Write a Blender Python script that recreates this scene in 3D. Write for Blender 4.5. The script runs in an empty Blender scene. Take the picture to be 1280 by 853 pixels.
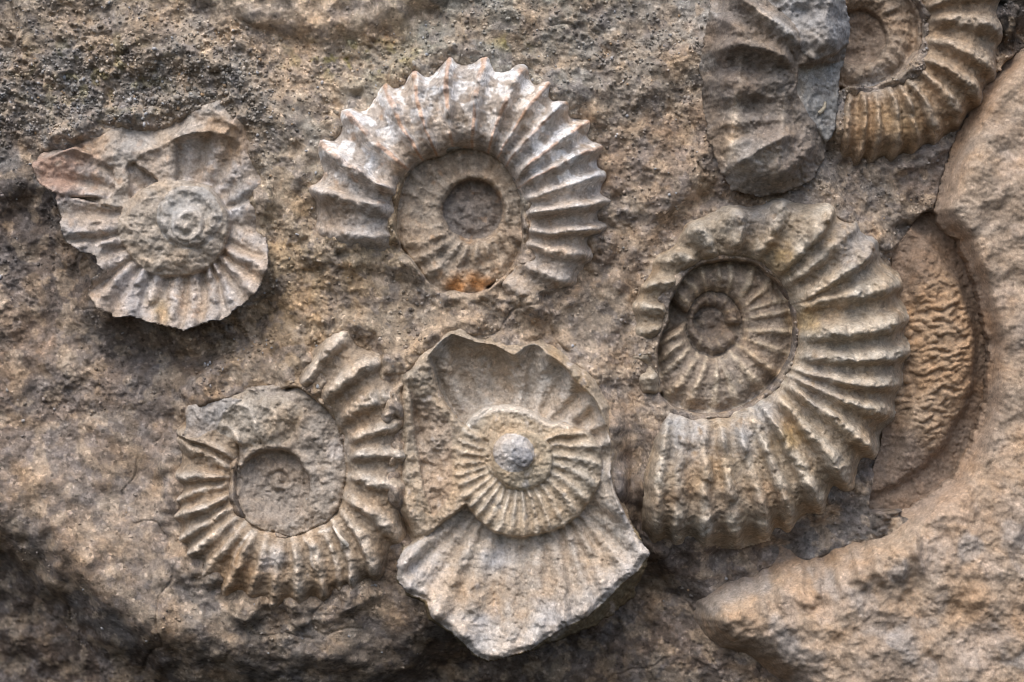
import bpy, math
import numpy as np
from mathutils import Vector

# ------------------------------------------------------------------ camera, sky, sun, exposure
sc = bpy.context.scene
FOCAL = 85.0
MID = 0.018                                   # mean height of the fossils above the rock plane
DIST = 1.28 * FOCAL / 36.0
cd = bpy.data.cameras.new('camera'); cam = bpy.data.objects.new('camera', cd)
sc.collection.objects.link(cam); sc.camera = cam
cd.lens = FOCAL; cd.sensor_width = 36.0; cd.clip_start = 0.05; cd.clip_end = 100
cam.location = (0, -DIST - MID, 0); cam.rotation_euler = (math.radians(90), 0, 0)
cd.dof.use_dof = True; cd.dof.focus_distance = DIST - 0.012; cd.dof.aperture_fstop = 1.8

SUN_EL, SUN_AZ = 57.0, -18.0                  # elevation; azimuth off the wall's normal (minus = left)
world = bpy.data.worlds.new('World'); sc.world = world; world.use_nodes = True
wn = world.node_tree; wn.nodes.clear()
sky = wn.nodes.new('ShaderNodeTexSky'); sky.sky_type = 'NISHITA'; sky.sun_disc = False
sky.sun_elevation = math.radians(SUN_EL); sky.sun_rotation = math.radians(180 - SUN_AZ)
sky.dust_density = 4.0; sky.ozone_density = 1.0; sky.air_density = 1.0
bg = wn.nodes.new('ShaderNodeBackground'); bg.inputs['Strength'].default_value = 0.122
wo = wn.nodes.new('ShaderNodeOutputWorld')
wn.links.new(sky.outputs[0], bg.inputs['Color']); wn.links.new(bg.outputs[0], wo.inputs['Surface'])

sd = bpy.data.lights.new('sun', 'SUN'); sun = bpy.data.objects.new('sun', sd); sc.collection.objects.link(sun)
sd.energy = 1.25; sd.angle = math.radians(38); sd.color = (1.0, 0.965, 0.92)
_e, _a = math.radians(SUN_EL), math.radians(SUN_AZ)
_to = Vector((math.sin(_a) * math.cos(_e), -math.cos(_a) * math.cos(_e), math.sin(_e)))
sun.rotation_euler = _to.to_track_quat('Z', 'Y').to_euler(); sun.location = _to * 4

sc.view_settings.view_transform = 'Standard'; sc.view_settings.look = 'None'
sc.view_settings.gamma = 1.0; sc.view_settings.use_curve_mapping = False
sc.view_settings.exposure = 0.62
sc.cycles.use_denoising = True
sc.cycles.filter_width = 1.0
sc.cycles.max_bounces = 4

# ------------------------------------------------------------------ numeric helpers (units: millimetres; x right, y down, z out of the wall)
f32 = np.float32
def sstep(a, b, x):
    t = np.clip((x - a) / (b - a), 0, 1); return t * t * (3 - 2 * t)
def perlin(x, y, seed):
    rng = np.random.RandomState(seed); perm = rng.permutation(256); perm = np.concatenate([perm, perm])
    ang = rng.rand(256) * 2 * np.pi; gx = np.cos(ang).astype(f32); gy = np.sin(ang).astype(f32)
    xi = np.floor(x).astype(np.int32); yi = np.floor(y).astype(np.int32)
    xf = (x - xi).astype(f32); yf = (y - yi).astype(f32); xi &= 255; yi &= 255
    u = xf * xf * xf * (xf * (xf * 6 - 15) + 10); v = yf * yf * yf * (yf * (yf * 6 - 15) + 10)
    def g(i, j, dx, dy):
        h = perm[perm[(xi + i) & 255] + ((yi + j) & 255)]; return gx[h] * dx + gy[h] * dy
    a = g(0, 0, xf, yf); b = g(1, 0, xf - 1, yf); c = g(0, 1, xf, yf - 1); d = g(1, 1, xf - 1, yf - 1)
    return ((a + u * (b - a)) + v * ((c + u * (d - c)) - (a + u * (b - a)))) * 1.5
def fbm(x, y, wl, octv, seed, gain=0.5):
    s = 0; amp = 1.0
    for k in range(octv):
        s = s + amp * perlin(x / wl * 2 ** k + 17.3 * k + 50, y / wl * 2 ** k + 5.1 * k + 50, seed + 31 * k); amp *= gain
    return s
def ridged(x, y, wl, octv, seed):
    s = 0; amp = 1.0
    for k in range(octv):
        s = s + amp * (1 - 2 * np.abs(perlin(x / wl * 2 ** k + 9, y / wl * 2 ** k + 3, seed + 7 * k))); amp *= 0.5
    return s
def worley(x, y, cell, seed):
    """distance to the nearest and second nearest point, and the nearest point's random number"""
    rng = np.random.RandomState(seed); T = rng.rand(128, 128, 3).astype(f32)
    u = x / cell; v = y / cell; ui = np.floor(u).astype(np.int32); vi = np.floor(v).astype(np.int32)
    f1 = np.full(u.shape, 9, f32); f2 = f1.copy(); idn = np.zeros(u.shape, f32)
    for i in (-1, 0, 1):
        for j in (-1, 0, 1):
            t = T[(ui + i) & 127, (vi + j) & 127]
            d = np.hypot(ui + i + t[..., 0] - u, vi + j + t[..., 1] - v)
            new = d < f1; f2 = np.where(new, f1, np.minimum(f2, d)); idn = np.where(new, t[..., 2], idn); f1 = np.where(new, d, f1)
    return f1, f2, idn
def blur(a, r):
    r = max(1, int(round(r)))
    for ax in (0, 1):
        for _ in range(2):
            p = np.pad(a, [(r + 1, r) if k == ax else (0, 0) for k in (0, 1)], mode='edge')
            c = np.cumsum(p, axis=ax, dtype=np.float64); n = a.shape[ax]; w = 2 * r + 1
            a = ((np.take(c, np.arange(w, w + n), ax) - np.take(c, np.arange(0, n), ax)) / w)
    return a.astype(f32)
def spline(pts, n=6, closed=True):
    p = np.array(pts, float); m = len(p); out = []
    for i in range(m if closed else m - 1):
        a, b, c, d = (p[(i + k) % m] if closed else p[min(max(i + k, 0), m - 1)] for k in (-1, 0, 1, 2))
        for k in range(n):
            t = k / n
            out.append(0.5 * (2 * b + (c - a) * t + (2 * a - 5 * b + 4 * c - d) * t * t + (3 * b - a - 3 * c + d) * t ** 3))
    if not closed: out.append(p[-1])
    return np.array(out)
def seg_dist(X, Y, pts):
    """distance to an open polyline and the position along it, 0..1"""
    p = np.array(pts, float); L = np.r_[0, np.cumsum(np.hypot(*np.diff(p, axis=0).T))]
    best = np.full(X.shape, 1e9, f32); s = np.zeros(X.shape, f32)
    for i in range(len(p) - 1):
        ax, ay = p[i]; bx, by = p[i + 1]; dx, dy = bx - ax, by - ay; q = dx * dx + dy * dy + 1e-9
        t = np.clip(((X - ax) * dx + (Y - ay) * dy) / q, 0, 1); d = np.hypot(X - ax - t * dx, Y - ay - t * dy)
        m = d < best; best = np.where(m, d, best); s = np.where(m, (L[i] + t * (L[i + 1] - L[i])) / L[-1], s)
    return best, s
def sdf(X, Y, pts):
    """signed distance to a closed polygon, negative inside"""
    p = np.array(pts, float); d, _ = seg_dist(X, Y, np.vstack([p, p[:1]])); ins = np.zeros(X.shape, bool)
    for i in range(len(p)):
        (x0, y0), (x1, y1) = p[i], p[(i + 1) % len(p)]
        if y0 == y1: continue
        ins ^= ((y0 > Y) != (y1 > Y)) & (X < (x1 - x0) * (Y - y0) / (y1 - y0) + x0)
    return np.where(ins, -d, d)
def table(pairs, th):
    """radius as a smooth periodic function of angle (degrees)"""
    p = sorted((a % 360, r) for a, r in pairs); a = np.array([q[0] for q in p]); r = np.array([q[1] for q in p])
    g = np.arange(-360, 720); v = np.interp(g % 360, np.r_[a[-1] - 360, a, a[0] + 360], np.r_[r[-1], r, r[0]])
    k = np.hanning(15); k /= k.sum(); v = np.convolve(v, k, 'same')
    return np.interp(th % 360, g, v).astype(f32)
def prof(knots, t):
    k = np.array(knots, float); g = np.linspace(k[0, 0], k[-1, 0], 400); v = np.interp(g, k[:, 0], k[:, 1])
    w = np.hanning(27); w /= w.sum(); v = np.convolve(np.pad(v, 13, 'edge'), w, 'valid')
    return np.interp(t, g, v).astype(f32)
def crop(ox, oy, s):                           # reads points measured on an enlargement
    return lambda *q: [(ox + x / s, oy + y / s) for x, y in q]
def lerp(a, b, w):
    return a + (np.asarray(b, f32) - a) * w[..., None]
def bump_line(X, Y, pts, w, h, power=1.4, taper=True):
    d, s = seg_dist(X, Y, spline(pts, 5, False)); e = np.exp(-(d / w) ** power) * h
    return e * (np.clip(4 * s * (1 - s) * 1.5, 0, 1) if taper else 1)

def broad(X, Y):                                # the wall's own slow swell, shared by rock and fossils
    return (17 * fbm(X, Y, 300, 2, 7) + 7 * fbm(X, Y, 130, 2, 8)).astype(f32)

# ------------------------------------------------------------------ materials
def stone(name, bumps, rough=0.88, speck=0.25, dark=0.6, light=1.35, spec=0.25):
    m = bpy.data.materials.new(name); m.use_nodes = True; t = m.node_tree; N = t.nodes; Lk = t.links; N.clear()
    out = N.new('ShaderNodeOutputMaterial'); b = N.new('ShaderNodeBsdfPrincipled'); Lk.new(b.outputs[0], out.inputs[0])
    tc = N.new('ShaderNodeTexCoord'); at = N.new('ShaderNodeAttribute'); at.attribute_name = 'pigment'
    def noise(scale, det, ro=0.6, dist=0.0):
        n = N.new('ShaderNodeTexNoise'); n.inputs['Scale'].default_value = scale; n.inputs['Detail'].default_value = det
        n.inputs['Roughness'].default_value = ro; n.inputs['Distortion'].default_value = dist
        Lk.new(tc.outputs['Object'], n.inputs['Vector']); return n
    def ramp(src, stops):
        r = N.new('ShaderNodeValToRGB'); e = r.color_ramp.elements
        while len(e) < len(stops): e.new(0.5)
        for q, (p, c) in zip(e, stops): q.position = p; q.color = (c, c, c, 1) if not isinstance(c, tuple) else c + (1,)
        Lk.new(src, r.inputs[0]); return r
    def mix(kind, fac, a, c):
        x = N.new('ShaderNodeMix'); x.data_type = 'RGBA'; x.blend_type = kind; x.inputs['Factor'].default_value = fac
        Lk.new(a, x.inputs['A']); Lk.new(c, x.inputs['B']); return x.outputs['Result']
    n1 = noise(75, 10, 0.72, 0.5); n2 = noise(340, 5, 0.75); n3 = noise(17, 5, 0.6, 0.4)
    c = mix('MULTIPLY', 1.0, at.outputs['Color'], ramp(n1.outputs[0], [(0.3, dark), (0.5, 1.0), (0.72, light)]).outputs[0])
    c = mix('MULTIPLY', 0.8, c, ramp(n2.outputs[0], [(0.33, 0.62), (0.52, 1.0), (0.7, 1.28)]).outputs[0])
    c = mix('MULTIPLY', 0.75, c, ramp(n3.outputs[0], [(0.32, (1.12, 0.98, 0.82)), (0.5, (1, 1, 1)), (0.68, (0.88, 0.96, 1.06))]).outputs[0])
    v = N.new('ShaderNodeTexVoronoi'); v.inputs['Scale'].default_value = 260; Lk.new(tc.outputs['Object'], v.inputs['Vector'])
    sx = N.new('ShaderNodeSeparateColor'); Lk.new(v.outputs['Color'], sx.inputs[0])
    c = mix('MULTIPLY', speck, c, ramp(sx.outputs[0], [(0.0, 0.35), (0.12, 0.95), (0.86, 1.0), (1.0, 1.9)]).outputs[0])
    Lk.new(c, b.inputs['Base Color']); b.inputs['Roughness'].default_value = rough; b.inputs['Specular IOR Level'].default_value = spec
    rr = ramp(n1.outputs[0], [(0.3, rough - 0.12), (0.7, min(1, rough + 0.08))]); Lk.new(rr.outputs[0], b.inputs['Roughness'])
    last = None
    for scale, det, strength, dist_mm in bumps:
        bn = N.new('ShaderNodeBump'); bn.inputs['Strength'].default_value = strength; bn.inputs['Distance'].default_value = dist_mm / 1000
        nn = noise(scale, det, 0.65, 0.3); Lk.new(nn.outputs[0], bn.inputs['Height'])
        if last: Lk.new(last.outputs[0], bn.inputs['Normal'])
        last = bn
    if last: Lk.new(last.outputs[0], b.inputs['Normal'])
    return m
MAT_ROCK = stone('gritty_rock', [(170, 5, 0.6, 1.8), (480, 3, 0.8, 1.2)], 0.92, 0.7, 0.55, 1.4, 0.2)
MAT_TAN = stone('tan_rock', [(120, 4, 0.4, 1.6), (380, 3, 0.55, 1.0)], 0.86, 0.35, 0.62, 1.3, 0.3)
MAT_SHELL = stone('fossil_stone', [(120, 4, 0.5, 1.5), (450, 3, 0.6, 0.8)], 0.8, 0.4, 0.6, 1.35, 0.35)

# ------------------------------------------------------------------ mesh output
def new_mesh(name, verts, quads, cols, normals, mat):
    me = bpy.data.meshes.new(name); nv, nq = len(verts), len(quads)
    me.vertices.add(nv); me.vertices.foreach_set('co', verts.astype(f32).ravel())
    me.loops.add(nq * 4); me.loops.foreach_set('vertex_index', quads.astype(np.int32).ravel())
    me.polygons.add(nq); me.polygons.foreach_set('loop_start', np.arange(0, nq * 4, 4, dtype=np.int32))
    me.update(calc_edges=True)
    me.polygons.foreach_set('use_smooth', np.ones(nq, bool))
    at = me.attributes.new('pigment', 'FLOAT_COLOR', 'POINT')
    at.data.foreach_set('color', np.c_[np.clip(cols * np.array((1.025, .985, .95)), 0.004, 0.9), np.ones(nv)].astype(f32).ravel())
    if normals is not None: me.normals_split_custom_set_from_vertices(normals.astype(f32))
    me.materials.append(mat); return me
def link(name, me, parent=None):
    o = bpy.data.objects.new(name, me); sc.collection.objects.link(o)
    if parent is not None: o.parent = parent
    return o
def to_world(X, Y, Z):
    return np.stack([(X - 640) / 1000, -Z / 1000, (426.5 - Y) / 1000], -1)

class Piece:
    """one fossil, sculpted on its own fine grid and then cut into its parts"""
    def __init__(s, x0, y0, x1, y1, step=1.25, warp=2.2, seed=1):
        s.step = step; s.seed = seed
        s.X, s.Y = np.meshgrid(np.arange(x0, x1, step, dtype=f32), np.arange(y0, y1, step, dtype=f32))
        s.Z = np.full(s.X.shape, -30, f32); s.L = np.full(s.X.shape, -1, np.int32)
        s.C = np.zeros(s.X.shape + (3,), f32); s.parts = []
        s.Xw = s.X + warp * fbm(s.X, s.Y, 34, 3, seed + 1); s.Yw = s.Y + warp * fbm(s.X, s.Y, 34, 3, seed + 2)
        s.depth = 34; s.inset = 0.25; s.deep_all = False; s.deep_r = 4; s.bank = 15; s.bank_y = None; s.force = False
    def part(s, name, parent=-1, label=None):
        s.parts.append((name, parent, label)); return len(s.parts) - 1
    def polar(s, c):
        dx = s.Xw - c[0]; dy = c[1] - s.Yw; return np.hypot(dx, dy), np.degrees(np.arctan2(dy, dx))
    def put(s, mask, z, lab, col):
        s.Z = np.where(mask, z, s.Z); s.L = np.where(mask, lab, s.L); s.C = np.where(mask[..., None], col, s.C)
    def whorl(s, c, ri, ro, ribs, body, z0, H, A, col, crest, name='outer_whorl', sharp=1.5, wide=0.5, skew=0.0, tooth=0.06,
              rib_t=((-.1, 0), (0.03, .2), (0.2, 1), (0.88, 1), (1.0, .65), (1.1, .25), (1.3, 0)), chipping=.45, tmax=1.16, pad=0.5, amp=None, zth=None, hth=None, endfade=0.5, tmin=0.0, ribname='rib'):
        r, th = s.polar(c); Ri = table(ri, th); Ro = table(ro, th); t = (r - Ri) / (Ro - Ri)
        k = []
        for (pi, po) in ribs:
            q = []
            for (x, y) in (pi, po):
                a = math.degrees(math.atan2(c[1] - y, x - c[0])); rr = math.hypot(x - c[0], y - c[1])
                i_ = float(table(ri, np.array([a]))[0]); o_ = float(table(ro, np.array([a]))[0]); q += [a, (rr - i_) / (o_ - i_)]
            k.append(q)
        sgn = 1.0
        d = [(k[i + 1][0] - k[i][0] + 180) % 360 - 180 for i in range(len(k) - 1)]
        if sum(d) < 0: sgn = -1.0
        A0 = []; prev = None
        for a, ti, b, to in k:
            a *= sgn; b *= sgn
            if prev is not None:
                a = prev + ((a - prev + 180) % 360 - 180)
            prev = a; b = a + ((b - a + 180) % 360 - 180); to = max(to, ti + 0.3)
            g = (b - a) / (to - ti); A0.append((a - g * ti, g))
        base = A0[0][0] + min(0, A0[0][1]) - (A0[1][0] - A0[0][0]) - 4
        ph = base + ((sgn * th - base) % 360)
        tt = np.clip(t, -0.1, 1.2); n = len(A0)
        ths = [a + g * tt for a, g in A0]
        for i in range(1, n): ths[i] = np.maximum(ths[i], ths[i - 1] + 2.0)
        idx = np.full(r.shape, -9, f32)
        first = ths[1] - ths[0]; idx = np.where(ph < ths[0], (ph - ths[0]) / first, idx)
        for i in range(n - 1):
            m = (ph >= ths[i]) & (ph < ths[i + 1]); idx = np.where(m, i + (ph - ths[i]) / (ths[i + 1] - ths[i]), idx)
        last = ths[-1] - ths[-2]; idx = np.where(ph >= ths[-1], n - 1 + (ph - ths[-1]) / last, idx)
        near = np.clip(np.round(idx), 0, n - 1).astype(int); e = idx - near
        w = np.where(e > 0, wide * (1 + skew), wide * (1 - skew)); ridge = (.5 + .5 * np.cos(np.pi * np.clip(np.abs(e) / w, 0, 1))) ** sharp
        rng = np.random.RandomState(s.seed + 77); am = rng.uniform(0.72, 1.2, n) if amp is None else np.array(amp)
        chip = 1 - chipping * sstep(0.15, 0.6, fbm(s.X, s.Y, 22, 3, s.seed + 5))
        tb = t / (1 + tooth * (ridge * am[near] - 0.9))
        rz = ridge * am[near] * chip * prof(rib_t, np.clip(t, rib_t[0][0], rib_t[-1][0]))
        zz = z0 if zth is None else z0 + table(zth, th)
        Hh = H if hth is None else H * table(hth, th); wob = .75 + .5 * sstep(-.5, .5, fbm(s.X, s.Y, 28, 2, s.seed + 6))
        z = zz + Hh * prof(body, np.clip(tb, body[0][0], body[-1][0])) + A * (1 if hth is None else .4 + .6 * table(hth, th)) * rz * wob
        inside = (t >= tmin) & (t <= tmax) & (idx > -pad) & (idx < n - 1 + pad)
        e0, e1 = endfade if isinstance(endfade, tuple) else (endfade, endfade)
        if e0: z = z - 30 * (1 - sstep(-pad, -pad + e0, idx))
        if e1: z = z - 30 * (1 - sstep(-(n - 1 + pad), -(n - 1 + pad) + e1, -idx))
        wl = s.part(name); rl = [s.part(ribname, wl) for _ in range(n)]
        lab = np.where(np.abs(e) < wide * 0.52, np.array(rl)[near], wl); lab = np.where((t < 0.05) | (t > 1.1), wl, lab)
        cc = np.broadcast_to(np.asarray(col, f32), r.shape + (3,))
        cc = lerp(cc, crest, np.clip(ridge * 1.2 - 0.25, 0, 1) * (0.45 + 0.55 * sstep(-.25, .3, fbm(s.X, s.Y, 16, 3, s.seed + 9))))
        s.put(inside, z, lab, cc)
        return dict(t=t, idx=idx, ridge=ridge, r=r, th=th, inside=inside)
    def disc(s, c, R, zfun, col, name, parent=-1):
        r, th = s.polar(c); Rt = table(R, th) if isinstance(R, (list, tuple)) else R
        u = r / Rt; l = s.part(name, parent); s.put(u < 1, zfun(u, th), l, np.broadcast_to(np.asarray(col, f32), r.shape + (3,)))
        return u, th, l
    def tint(s, pts, radius, col, amount=0.8, only=None):
        for (x, y) in pts:
            w = amount * np.clip(1.3 * np.exp(-((s.X - x) ** 2 + (s.Y - y) ** 2) / radius ** 2) + 0.45 * fbm(s.X, s.Y, 18, 3, s.seed + 13) - 0.25, 0, 1)
            if only is not None: w = w * only
            s.C = lerp(s.C, col, w)
    def finish(s, name, label, cat, group, mat=None, rough=1.0, cut=None, soft=1):
        mat = mat or MAT_SHELL; X, Y = s.X, s.Y
        if soft: s.Z = np.where(s.L >= 0, blur(s.Z, soft) * 0.6 + s.Z * 0.4, s.Z)
        nz = 1.6 * fbm(X, Y, 26, 3, s.seed + 20) + 1.3 * fbm(X, Y, 9, 2, s.seed + 21) + 0.75 * fbm(X, Y, 4.2, 1, s.seed + 22)
        pit = worley(X, Y, 9, s.seed + 23)[0]; nz = nz - 1.7 * sstep(0.26, 0.08, pit) * sstep(0.0, 0.35, fbm(X, Y, 30, 2, s.seed + 24))
        fl = fbm(X, Y, 20, 2, s.seed + 25); nz = nz + 1.1 * (sstep(0.05, 0.10, fl) - 0.5)        # flaking layers with small steps
        s.Z = (s.Z + rough * nz + broad(X, Y)).astype(f32)
        mask = s.L >= 0; D = None
        if cut is not None:
            D = sdf(X, Y, cut) + 2.2 * fbm(X, Y, 16, 3, s.seed + 30) + 0.9 * fbm(X, Y, 6, 2, s.seed + 32); mask = mask & (D < 0)
        s.mask = mask
        cell = mask[:-1, :-1] & mask[1:, :-1] & mask[:-1, 1:] & mask[1:, 1:]
        ii, jj = np.nonzero(cell); W = X.shape[1]; a = ii * W + jj
        quads = np.stack([a, a + W, a + W + 1, a + 1], 1); ql = s.L[:-1, :-1][cell]
        P = to_world(X, Y, s.Z).reshape(-1, 3); C = s.C.reshape(-1, 3)
        # rim: edges with a face on one side only get a wall running back into the rock
        E = np.concatenate([quads[:, [k, (k + 1) % 4]] for k in range(4)]); EL = np.tile(ql, 4)
        key = np.sort(E, 1); key = key[:, 0].astype(np.int64) * X.size + key[:, 1]
        _, first, cnt = np.unique(key, return_index=True, return_counts=True); sel = first[cnt == 1]; be = E[sel]; bl = EL[sel]
        bv = np.unique(be)
        if D is not None:                                                    # slide the rim onto the traced outline
            gy, gx = np.gradient(blur(D.astype(f32), 1), s.step); gl = np.hypot(gx, gy) + 1e-6
            dd = np.clip(D.ravel()[bv], -1.6 * s.step, 0)
            P[bv, 0] -= dd * (gx / gl).ravel()[bv] / 1000; P[bv, 2] += dd * (gy / gl).ravel()[bv] / 1000
        mb = blur(mask.astype(f32), 4); gy, gx = np.gradient(mb, s.step); gl = np.hypot(gx, gy) + 1e-6
        ux, uy = (gx / gl).ravel()[bv], (gy / gl).ravel()[bv]
        rings = 7; base = len(P); pos = {}; allP = [P]; allC = [C]; prev = None
        look = np.full(X.size, -1); look[bv] = np.arange(len(bv)); wall = []; wl = []
        for k in range(1, rings + 1):
            q = P[bv].copy(); dz = s.depth * k / rings; ins = s.inset * dz
            jx = 1.8 * fbm(X.ravel()[bv], Y.ravel()[bv] + dz * 3, 9, 2, s.seed + 40) * (k > 1)
            q[:, 0] += ux * (ins + jx) / 1000; q[:, 2] -= uy * (ins + jx) / 1000; q[:, 1] += dz / 1000
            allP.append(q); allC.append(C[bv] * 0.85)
            i0 = be if k == 1 else base + (k - 2) * len(bv) + look[be]
            i1 = base + (k - 1) * len(bv) + look[be]
            wall.append(np.stack([i0[:, 1], i0[:, 0], i1[:, 0], i1[:, 1]], 1)); wl.append(bl)
        P = np.concatenate(allP); C = np.concatenate(allC); Q = np.concatenate([quads] + wall); QL = np.concatenate([ql] + wl)
        n = np.cross(P[Q[:, 2]] - P[Q[:, 0]], P[Q[:, 3]] - P[Q[:, 1]]); VN = np.zeros_like(P)
        for k in range(4):
            for ax in range(3): VN[:, ax] += np.bincount(Q[:, k], n[:, ax], len(P))
        VN /= np.linalg.norm(VN, axis=1)[:, None] + 1e-12
        xs, ys = X[mask].mean(), Y[mask].mean(); org = to_world(np.array(xs), np.array(ys), np.array(0.0))
        root = link(name, None); root.location = Vector(org); root['label'] = label; root['category'] = cat
        if group: root['group'] = group
        objs = {}
        for i, (nm, par, lb) in enumerate(s.parts):                          # loose slivers of a rib go back to its whorl
            sel = np.nonzero(QL == i)[0]
            if nm not in ('rib', 'umbilicus') or not len(sel): continue
            if par < 0: par = [q_[0] for q_ in s.parts].index('outer_whorl')
            u, inv = np.unique(Q[sel], return_inverse=True); inv = inv.reshape(-1, 4); comp = np.arange(len(u))
            while True:
                m = comp[inv].min(1); new = comp.copy()
                for kk in range(4): np.minimum.at(new, inv[:, kk], m)
                new = new[new]
                if (new == comp).all(): break
                comp = new
            cq = comp[inv[:, 0]]; QL[sel[cq != np.bincount(cq).argmax()]] = par
        for i, (nm, par, lb) in enumerate(s.parts):
            q = Q[QL == i]
            if len(q) == 0: objs[i] = None; continue
            u, inv = np.unique(q, return_inverse=True)
            me = new_mesh(nm, P[u] - org, inv.reshape(-1, 4), C[u], VN[u], mat)
            p = objs.get(par) if par >= 0 else root
            o = link(nm, me, p if p is not None else root); objs[i] = o
            if lb: o['label'] = lb
        s.root = root; s.objs = objs; s.org = org
        return root
    def deep_at(s, X, Y):
        """where the fossil's sunken inner coils lie"""
        names = ('inner_whorl', 'core', 'matrix_fill', 'umbilical_ledge', 'umbilicus', 'ribbed_band', 'raised_disc', 'boss', 'shell', 'rock_body', 'body', 'upper_lobe', 'side_facet')
        if s.deep_all: return s.sample(X, Y)[0]
        lab = np.array([n in names or (p >= 0 and s.parts[p][0] in names) for n, p, _ in s.parts] + [False])
        m = s.mask; s.mask = m & (blur((m & lab[s.L]).astype(f32), 4) > .08); d = s.sample(X, Y)[0]; s.mask = m; return d
    def sample(s, X, Y):
        i = np.clip(np.round((Y - s.Y[0, 0]) / s.step).astype(int), 0, s.X.shape[0] - 1)
        j = np.clip(np.round((X - s.X[0, 0]) / s.step).astype(int), 0, s.X.shape[1] - 1)
        ok = (X >= s.X[0, 0]) & (X <= s.X[0, -1]) & (Y >= s.Y[0, 0]) & (Y <= s.Y[-1, 0])
        return ok & s.mask[i, j], s.Z[i, j]

def tube(name, pts, radii, col, parent, org, mat, sides=8):
    p = spline(pts, 5, False); m = len(p); v = []; q = []
    rad = np.interp(np.linspace(0, 1, m), np.linspace(0, 1, len(radii)), radii)
    for i in range(m):
        t = p[min(i + 1, m - 1)] - p[max(i - 1, 0)]; t = t / (np.linalg.norm(t) + 1e-9); nx = np.array([-t[1], t[0], 0]); nx /= np.linalg.norm(nx) + 1e-9
        b = np.cross(t, nx)
        for k in range(sides):
            a = 2 * math.pi * k / sides; w = p[i] + rad[i] * (nx * math.cos(a) + b * math.sin(a)); v.append(w)
            if i < m - 1: q.append([i * sides + k, i * sides + (k + 1) % sides, (i + 1) * sides + (k + 1) % sides, (i + 1) * sides + k])
    v = np.array(v); P = to_world(v[:, 0], v[:, 1], v[:, 2]) - org
    return link(name, new_mesh(name, P, np.array(q), np.tile(np.array(col), (len(P), 1)), None, mat), parent)

CONVEX = [(-.2, -.4), (0, -.05), (0.03, 0.32), (0.08, .58), (0.18, .78), (0.4, .92), (0.62, 1.0), (0.8, .88), (0.93, .5), (1.03, -.1), (1.2, -1.2)]
PIECES = []
GROUP = 'ammonite fossils set in the rock face'

# ------------------------------------------------------------------ ammonite with chalky white ribs (upper middle)
k = crop(370, 50, 2.438)
P = Piece(375, 55, 785, 405, seed=100)
c = (592, 265)
u, th, l = P.disc(c, [(a, 108 + 9 * math.sin(a * .11) + 5 * math.sin(a * .23 + 1)) for a in range(0, 360, 8)], lambda u, th: -14 + 20 * np.clip(np.sin(np.pi * np.clip((u - .3) / .82, 0, 1)), 0, 1) ** .8 + 10 * np.exp(-((u - .38) / .055) ** 2) * (.6 + fbm(P.X, P.Y, 14, 2, 111)), (.33, .275, .22), 'matrix_fill')
r, th = P.polar(c)
P.Z += np.where(P.L >= 0, 9 * (.5 + .5 * np.sin(np.radians((th - 20) * 15 + r * 1.6))) ** 1.5 * sstep(-20, -50, th) * sstep(-178, -150, th) * sstep(44, 62, r) * (.6 + .8 * sstep(-.4, .4, fbm(P.X, P.Y, 20, 2, 113))), 0)
P.C = lerp(P.C, (.45, .38, .31), .7 * (P.L >= 0) * sstep(0, .4, fbm(P.X, P.Y, 12, 3, 114)))
P.Z += np.where(P.L >= 0, bump_line(P.Xw, P.Yw, k((380, 470), (405, 440), (415, 465)), 3, 4) + bump_line(P.Xw, P.Yw, k((400, 700), (450, 660), (480, 640)), 4, 5) + bump_line(P.Xw, P.Yw, k((470, 690), (490, 650)), 4, 4), 0)
ri = [(180, 98), (200, 100), (150, 94), (120, 84), (100, 80), (80, 78), (60, 72), (40, 66), (20, 62), (0, 61), (-20, 64), (-40, 76), (-60, 88), (-90, 98)]
ro = [(205, 200), (190, 200), (175, 199), (160, 205), (145, 200), (130, 192), (115, 188), (105, 190), (90, 190), (75, 187), (60, 184), (45, 178), (30, 173), (15, 168), (0, 163), (-15, 160), (-30, 160), (-45, 150), (-60, 140), (-90, 130)]
ribs = list(zip(k((300, 600), (290, 520), (270, 450), (325, 385), (350, 310), (415, 325), (478, 315), (535, 320), (600, 300), (640, 320), (665, 350), (725, 378), (710, 432), (700, 487), (712, 530), (705, 580), (670, 610), (650, 655), (600, 690)),
                k((100, 590), (45, 455), (65, 300), (150, 215), (278, 150), (362, 108), (465, 70), (568, 80), (680, 110), (755, 155), (812, 205), (862, 268), (908, 335), (942, 408), (962, 485), (938, 572), (900, 650), (830, 740), (720, 800))))
ang = list(range(-10, 336, 15)); inr = [(a, 40) for a in range(0, 360, 40)]
rb = [((c[0] + 42 * math.cos(math.radians(a)), c[1] - 42 * math.sin(math.radians(a))), (c[0] + 88 * math.cos(math.radians(a - 9)), c[1] - 88 * math.sin(math.radians(a - 9)))) for a in ang]
P.whorl(c, inr, [(a, rr_ + 2) for a, rr_ in ri if a > -50] + [(-75, 102), (-100, 106), (-130, 104), (-155, 102)], rb, [(-.1, .2), (0, .6), (.08, 1), (.2, .95), (.4, .72), (.7, .85), (.9, .5), (1.1, 0)], -15, 19, 7, (.33, .28, .225), (.46, .40, .33), name='inner_whorl', sharp=1.3, wide=.5, tooth=0, tmax=1.05, endfade=0, chipping=.7,
        rib_t=((-.1, .6), (.0, .9), (.2, .8), (.45, .6), (.9, .8), (1.1, .4)), amp=[1.2 if 205 < a < 325 else (.5 if 190 < a else .16 + .12 * (a % 4)) for a in ang])
P.disc((591, 261), 38, lambda u, th: -18 + 4 * np.exp(-((u - .62) / .1) ** 2) + 5 * sstep(.42, .2, u) - 3 * sstep(.2, .05, u) + 3 * fbm(P.X, P.Y, 11, 3, 112), (.21, .185, .165), 'core')
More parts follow.
